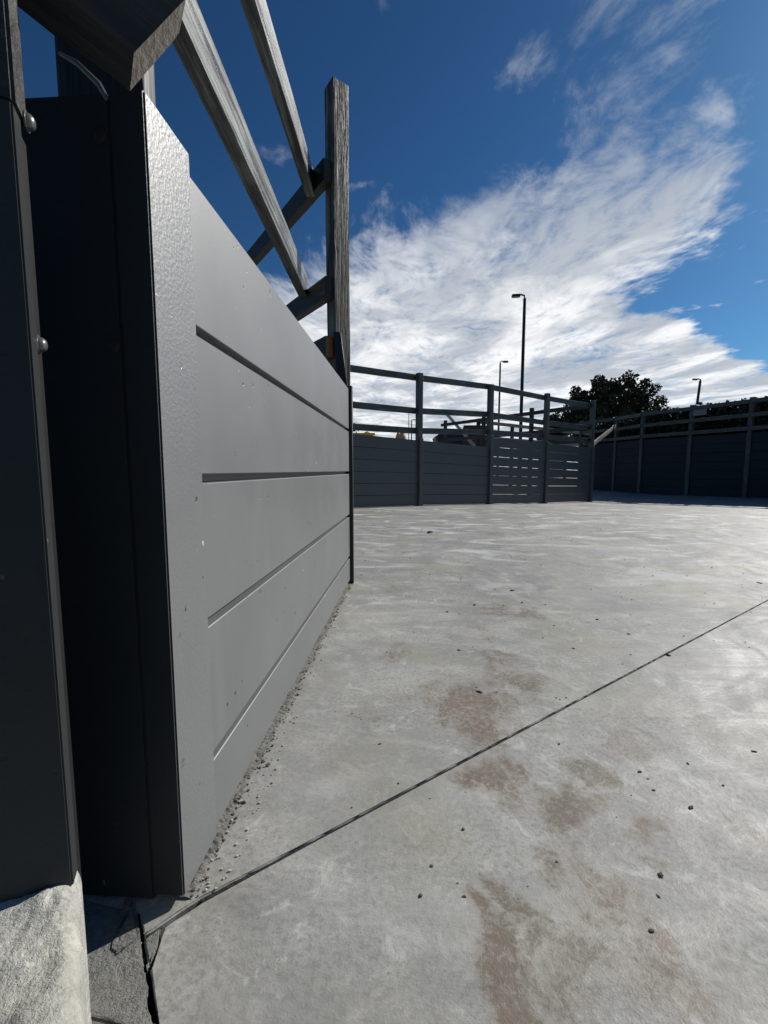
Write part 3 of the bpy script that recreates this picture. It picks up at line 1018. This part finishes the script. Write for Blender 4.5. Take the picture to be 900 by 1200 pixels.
# sloping brace between the two fences
tag(beam('sloping_brace', Vector((5.33, 11.05, 1.27)), Vector((7.72, 14.45, 2.08)), 0.05, 0.10, M['timber_far'], None, bev=0.005, wob=0.004, segs=4),
    'pale timber brace sloping up from the slate fence corner to the right-hand fence', 'brace')

# ------------------------------------------------------------------ lamps
def lamp(base, height, r0, r1, arm, label, lean=0.0):
    o = empty('lamp_post', base, label, 'lamp post', 'lamp posts beyond the fences')
    b = Vector(base)
    bm = bmesh.new()
    tube(bm, [b, b + UP * 0.05, b + UP * 1.2, b + UP * 1.25, b + UP * height], [r0 * 1.5, r0 * 1.3, r0 * 1.25, r0, r1], 14)
    link('pole', bm, M['lamp'], o, 50)
    a = Vector(arm)
    top = b + UP * height
    bm = bmesh.new()
    tube(bm, [top - UP * 0.02, top + UP * 0.12, top + UP * 0.17 + a * 0.15, top + UP * 0.14 + a * 0.35], [r1 * 0.7, r1 * 0.6, r1 * 0.55, r1 * 0.5], 8)
    arm_o = link('bracket_arm', bm, M['lamp'], o, 50)
    q = top + UP * 0.13 + a * 0.30
    hd = beam('lamp_head', q - a * 0.12, q + a * 0.22, 0.2, 0.10, M['lamp'], o, bev=0.03)
    beam('lens', q - a * 0.05 - UP * 0.054, q + a * 0.19 - UP * 0.054, 0.15, 0.012, M['lamp_glass'], o, bev=0.003)
    if lean:
        o.matrix_basis = Matrix.Translation(b) @ Matrix.Rotation(lean, 4, 'Y')
    return o


lamp((5.75, 18.2, -0.03), 7.62, 0.075, 0.062, (-1, 0.1, 0), 'tallest dark lamp post, thick pole rising behind the slate grey fence')
lamp((7.68, 29.0, -0.03), 7.65, 0.07, 0.055, (1, 0.05, 0), 'slim dark lamp post beside the tallest one, its head pointing towards the tree')
lamp((23.35, 33.0, -0.03), 7.35, 0.10, 0.085, (-1, 0.25, 0.0), 'leaning dark lamp post beyond the hedge', R(4.0))
lamp((3.95, 62.0, -0.03), 7.7, 0.09, 0.07, (1, 0, 0), 'small faraway lamp post next to a thin mast')
bm = bmesh.new()
tube(bm, [(3.55, 62.0, -0.03), (3.55, 62.0, 5.0), (3.55, 62.0, 9.0)], [0.08, 0.06, 0.045], 8)
tag(link('mast', bm, M['lamp'], None, 50), 'thin faraway mast seen between the rails', 'mast')

# ------------------------------------------------------------------ tree, hedge, shrub
def leaves(name, centres, per, size, mat, parent, seed, flat=1.0):
    r = random.Random(seed)
    verts, faces = [], []
    for (c, rad) in centres:
        for _ in range(per):
            d = Vector((r.gauss(0, 1), r.gauss(0, 1), r.gauss(0, 1))).normalized()
            q = c + d * rad * (0.35 + 0.65 * r.random() ** 0.5) * Vector((1, 1, flat)).length / math.sqrt(3)
            a = Vector((r.gauss(0, 1), r.gauss(0, 1), r.gauss(0, 1))).normalized()
            b = a.orthogonal().normalized()
            b = (Matrix.Rotation(r.random() * 6.28, 3, a) @ b)
            s = size * (0.6 + 0.8 * r.random())
            i = len(verts)
            verts += [q - b * s * 0.6, q + a * s * 0.36 + b * s * 0.05 + a.cross(b) * s * 0.12, q + b * s * 0.75, q - a * s * 0.36 + b * s * 0.05 + a.cross(b) * s * 0.12]
            faces += [(i, i + 1, i + 2), (i, i + 2, i + 3)]
    me = bpy.data.meshes.new(name)
    me.from_pydata([tuple(v) for v in verts], [], faces)
    me.materials.append(mat)
    o = bpy.data.objects.new(name, me)
    col.objects.link(o)
    place(o, parent)
    return o


tr = empty('broadleaf_tree', (16.0, 30.0, 0), 'dark round-headed broadleaf tree beyond the right-hand fence', 'tree')
r = random.Random(21)
bm = bmesh.new()
T0 = Vector((15.9, 30.0, 0))
tube(bm, [T0 + UP * -0.05, T0 + UP * 0.4, T0 + Vector((0.1, 0, 1.8)), T0 + Vector((0, 0.1, 3.6)), T0 + Vector((0.1, 0, 5.4))], [0.34, 0.26, 0.2, 0.14, 0.06], 10)
centres = []
lobes = [((-2.3, 0, 5.2), 1.2), ((-1.0, 0.3, 5.95), 1.2), ((0.5, -0.2, 5.95), 1.2), ((1.8, 0.2, 5.5), 1.2), ((2.9, 0, 4.4), 1.2), ((-3.6, 0, 3.9), 1.1), ((-3.9, 0.3, 2.9), 1.1), ((-0.2, 0, 5.6), 1.4),
         ((-2.2, -0.4, 3.9), 1.2), ((-0.6, -0.6, 4.6), 1.5), ((1.2, -0.5, 4.5), 1.6), ((2.6, -0.2, 3.4), 1.4), ((0.4, 0.8, 3.2), 1.6), ((-1.4, 0.6, 3.0), 1.3),
         ((0, 1.2, 5.0), 1.5), ((-1.2, 1.4, 4.2), 1.4), ((1.6, 1.4, 4.0), 1.4), ((3.5, 0.3, 3.6), 0.8)]
for (lc, lr) in lobes:
    lc = T0 + Vector(lc)
    tube(bm, [T0 + UP * (1.8 + 1.6 * r.random()), (T0 + UP * 3 + lc) / 2, lc], [0.10, 0.06, 0.02], 6)
    for _ in range(15):
        d = Vector((r.gauss(0, 1), r.gauss(0, 1), r.gauss(0, 1))).normalized()
        centres.append((lc + d * lr * (0.45 + 0.6 * r.random()), 0.26 + 0.28 * r.random()))
link('trunk', bm, M['bark'], tr, 50)
leaves('crown', centres, 120, 0.18, M['leaf'], tr, 4)

hg = empty('hedge', (9.9, 11.5, 0), 'dark clipped hedge standing close behind the right-hand fence', 'hedge')
cs = []
r = random.Random(8)
for k in range(1500):
    t_ = r.random()
    i = min(int(t_ * 6), 5)
    a, b = rp[i], rp[i + 1]
    f_ = t_ * 6 - i
    p = a.lerp(b, f_)
    d = (b - a).normalized()
    n = Vector((d.y, -d.x, 0))
    if n.x < 0:
        n = -n
    zz = 1.2 + 1.10 * r.random()
    cs.append((p + n * (0.45 + 0.55 * r.random()) + UP * zz, 0.24))
leaves('foliage', cs, 60, 0.10, M['hedge'], hg, 5)
bm = bmesh.new()
for i in range(13):
    t_ = (i + 0.5) / 13 * 6
    k = min(int(t_), 5)
    p = rp[k].lerp(rp[k + 1], t_ - k)
    d = (rp[k + 1] - rp[k]).normalized()
    n = Vector((abs(d.y), -d.x * (1 if d.y > 0 else -1), 0))
    q = p + n * 0.72
    tube(bm, [q + UP * -0.06, q + UP * 0.9, q + UP * 1.9 + d * 0.1], [0.03, 0.022, 0.01], 6)
link('stem', bm, M['bark'], hg, 50)

sh = empty('shrub', (-0.95, 11.6, 0), 'small dark shrub poking up behind the slate fence next to the grey wall end', 'shrub')
r = random.Random(3)
cs = [(Vector((-1.02 + 0.16 * r.gauss(0, 1), 11.6 + 0.15 * r.gauss(0, 1), 0.9 + 0.85 * r.random())), 0.13) for _ in range(26)]
leaves('foliage', cs, 26, 0.07, M['hedge'], sh, 6)
bm = bmesh.new()
for k in range(5):
    tube(bm, [(-1.0 + 0.03 * k, 11.6, -0.05), (-1.05 + 0.05 * k, 11.6, 0.8), (-1.15 + 0.1 * k, 11.6, 1.5)], [0.015, 0.011, 0.006], 5)
link('stem', bm, M['bark'], sh, 50)

# ------------------------------------------------------------------ things standing beyond the far fence
tl = empty('tipping_trailer', (3.3, 20.2, 0), 'black tipping trailer with sloped front standing beyond the slate fence', 'trailer')


def solid(name, pts, depth_vec, mat, parent, bev=0.02):
    bm = bmesh.new()
    a = [bm.verts.new(p) for p in pts]
    b = [bm.verts.new(Vector(p) + Vector(depth_vec)) for p in pts]
    k = len(pts)
    for i in range(k):
        bm.faces.new((a[i], a[(i + 1) % k], b[(i + 1) % k], b[i]))
    bm.faces.new(a[::-1])
    bm.faces.new(b)
    bmesh.ops.recalc_face_normals(bm, faces=bm.faces)
    bmesh.ops.bevel(bm, geom=bm.edges[:], offset=bev, segments=1, affect='EDGES')
    return link(name, bm, mat, parent, 40)


solid('body', [(2.42, 20, 2.17), (2.75, 20, 1.35), (5.0, 20, 1.35), (5.0, 20, 2.26), (2.55, 20, 2.30)], (0, 1.7, 0), M['trailer'], tl)
solid('load_board', [(3.62, 19.96, 1.50), (4.6, 19.96, 1.50), (4.6, 19.96, 2.12), (3.62, 19.96, 2.12)], (0, 0.03, 0), M['rust_brown'], tl, 0.005)
solid('headboard', [(3.60, 20.3, 2.27), (5.15, 20.3, 2.27), (5.15, 20.3, 2.72), (3.75, 20.3, 2.72)], (0, 0.08, 0), M['rust_brown'], tl)
solid('chassis', [(2.6, 20.4, 0.75), (5.2, 20.4, 0.75), (5.2, 20.4, 0.9), (2.6, 20.4, 0.9)], (0, 0.9, 0), M['trailer'], tl)
solid('leg', [(3.0, 20.5, 0.88), (3.1, 20.5, 0.88), (3.1, 20.5, 1.37), (3.0, 20.5, 1.37)], (0, 0.6, 0), M['trailer'], tl)
for yy in (20.2, 21.4):
    bm = bmesh.new()
    bmesh.ops.create_cone(bm, cap_ends=True, segments=28, radius1=0.42, radius2=0.42, depth=0.24)
    bmesh.ops.bevel(bm, geom=[e for e in bm.edges if len(e.link_faces) == 2 and e.calc_face_angle(0) > 1], offset=0.05, segments=3, affect='EDGES')
    wm = Matrix.Translation((4.3, yy, 0.40)) @ Matrix.Rotation(R(90), 4, 'X')
    wh = link('wheel', bm, M['rubber'], tl, 40, wm)
    disc_dome('hub', (4.3, yy - 0.121, 0.40), (0, -1, 0), 0.16, 0.05, M['pale_metal'], wh)
tag(beam('leaning_plank', Vector((2.13, 15.1, 2.62)), Vector((3.28, 15.35, 1.42)), 0.04, 0.10, M['pale_metal'], None, up=(0.7, 0, 0.7), bev=0.004),
    'pale plank leaning across the open rail fence in front of the black trailer', 'plank')

# low boundary rails and yard clutter far away
df = empty('far_boundary_fence', (-2.5, 32, 0), 'thin faraway boundary fence above the slate fence boards', 'fence')
for k in range(8):
    p = Vector((-4.0 + 2.2 * k, 32 + 0.5 * k, 0))
    beam('post', p + UP * -0.06, p + UP * (3.02 - 0.03 * k), 0.11, 0.11, M['timber_dark'], df, bev=0.004)
    if k < 7:
        q = p + Vector((2.2, 0.5, 0))
        beam('rail', p + UP * (2.9 - 0.03 * k) + Vector((0, -0.08, 0)), q + UP * (2.87 - 0.03 * k) + Vector((0, -0.08, 0)), 0.04, 0.09, M['timber_dark'], df, bev=0.004)


def heap(name, base, rad, hgt, mat, label, cat, seed):
    bm = bmesh.new()
    bmesh.ops.create_icosphere(bm, subdivisions=4, radius=1.0)
    for v in bm.verts:
        k = 1 + 0.35 * noise.noise(v.co * 2.2 + Vector((seed, 0, 0))) + 0.12 * noise.noise(v.co * 7)
        v.co = Vector((v.co.x * rad * k, v.co.y * rad * 0.7 * k, max(-0.03, v.co.z * k) * hgt))
    o = link(name, bm, mat, None, 60, Matrix.Translation(base))
    return tag(o, label, cat)


heap('spoil_heap', (-1.6, 27.0, -0.03), 2.0, 2.75, M['tan'], 'tan spoil heap just showing above the slate fence next to the grey wall end', 'heap', 1.0)
heap('soil_heap', (1.1, 28.0, -0.03), 0.8, 2.75, M['tan'], 'smaller brown soil heap just showing above the slate fence beside its first clear post', 'heap', 5.0)
sk = empty('yellow_skip', (-1.0, 24.4, 0), 'yellow skip whose rim just shows above the slate fence boards', 'skip')
solid('body', [(-1.55, 24, 0.9), (-0.75, 24, 0.9), (-0.55, 24, 2.62), (-1.75, 24, 2.62)], (0, 1.0, 0), M['yellow'], sk)
solid('stand', [(-1.45, 24.1, 0.0), (-0.85, 24.1, 0.0), (-0.85, 24.1, 0.92), (-1.45, 24.1, 0.92)], (0, 0.8, 0), M['trailer'], sk)
solid('rim', [(-1.80, 23.96, 2.60), (-0.50, 23.96, 2.60), (-0.50, 23.96, 2.68), (-1.80, 23.96, 2.68)], (0, 1.08, 0), M['yellow'], sk, 0.01)
hb = empty('white_shed', (14.2, 36, 0), 'small white shed glimpsed through the rails left of the tree', 'shed')
solid('wall', [(13.85, 36, -0.03), (15.1, 36, -0.03), (15.1, 36, 3.7), (13.85, 36, 3.7)], (0, 2.5, 0), M['white'], hb)
solid('roof', [(13.7, 35.85, 3.70), (15.25, 35.85, 3.70), (15.25, 35.85, 3.82), (13.7, 35.85, 3.9)], (0, 2.8, 0), M['pale_metal'], hb, 0.01)

# ------------------------------------------------------------------ stones and scraps on the floor
def stone(x, y, s, seed):
    bm = bmesh.new()
    bmesh.ops.create_icosphere(bm, subdivisions=2, radius=1)
    ex = 1.1 + 0.9 * ((seed * 0.37) % 1.0)
    for v in bm.verts:
        k = 1 + 0.75 * noise.noise(v.co * 1.3 + Vector((seed * 3.7, 0, 0))) + 0.3 * noise.noise(v.co * 3.5 + Vector((0, seed * 1.9, 0)))
        v.co = Vector((v.co.x * k * ex, v.co.y * k * 0.85, max(-0.25, v.co.z * k * 0.5))) * s * 0.85
    o = link('stone', bm, M['stone'], None, 0, Matrix.Translation((x, y, dip(x, y) + 0.2 * s)) @ Matrix.Rotation(seed * 1.3, 4, 'Z'))
    special = {1: 'largest dark lump on the floor, ahead of the grey wall end', 2: 'dark stone on the big brown stain beside the long joint',
               8: 'small dark stone close to the foot of the grey panel wall', 9: 'dark stone lying right at the long floor joint'}
    return tag(o, special.get(seed, 'small dark stone lying loose on the bare concrete floor'), 'stone', 'small dark stones on the concrete floor')


SPOTS = [(0.461, 4.227, 0.0338),
         (0.268, 1.143, 0.0055),
         (0.425, 0.598, 0.0048),
         (0.401, 0.566, 0.0023),
         (0.566, 0.73, 0.0041),
         (0.645, 0.849, 0.0034),
         (0.819, 0.888, 0.0036),
         (-0.245, 0.844, 0.0047),
         (0.956, 1.382, 0.0066),
         (0.663, 2.159, 0.0086),
         (0.418, 1.92, 0.0077),
         (0.26, 1.423, 0.0046),
         (0.278, 1.825, 0.0058),
         (0.931, 1.569, 0.005),
         (-0.01, 0.914, 0.0029),
         (2.077, 2.31, 0.0074),
         (0.89, 1.728, 0.0055),
         (0.651, 1.958, 0.0063),
         (0.662, 1.437, 0.0046),
         (0.398, 0.914, 0.0029)]
for i, (x, y, q) in enumerate(SPOTS):
    stone(x, y, q, i + 1)
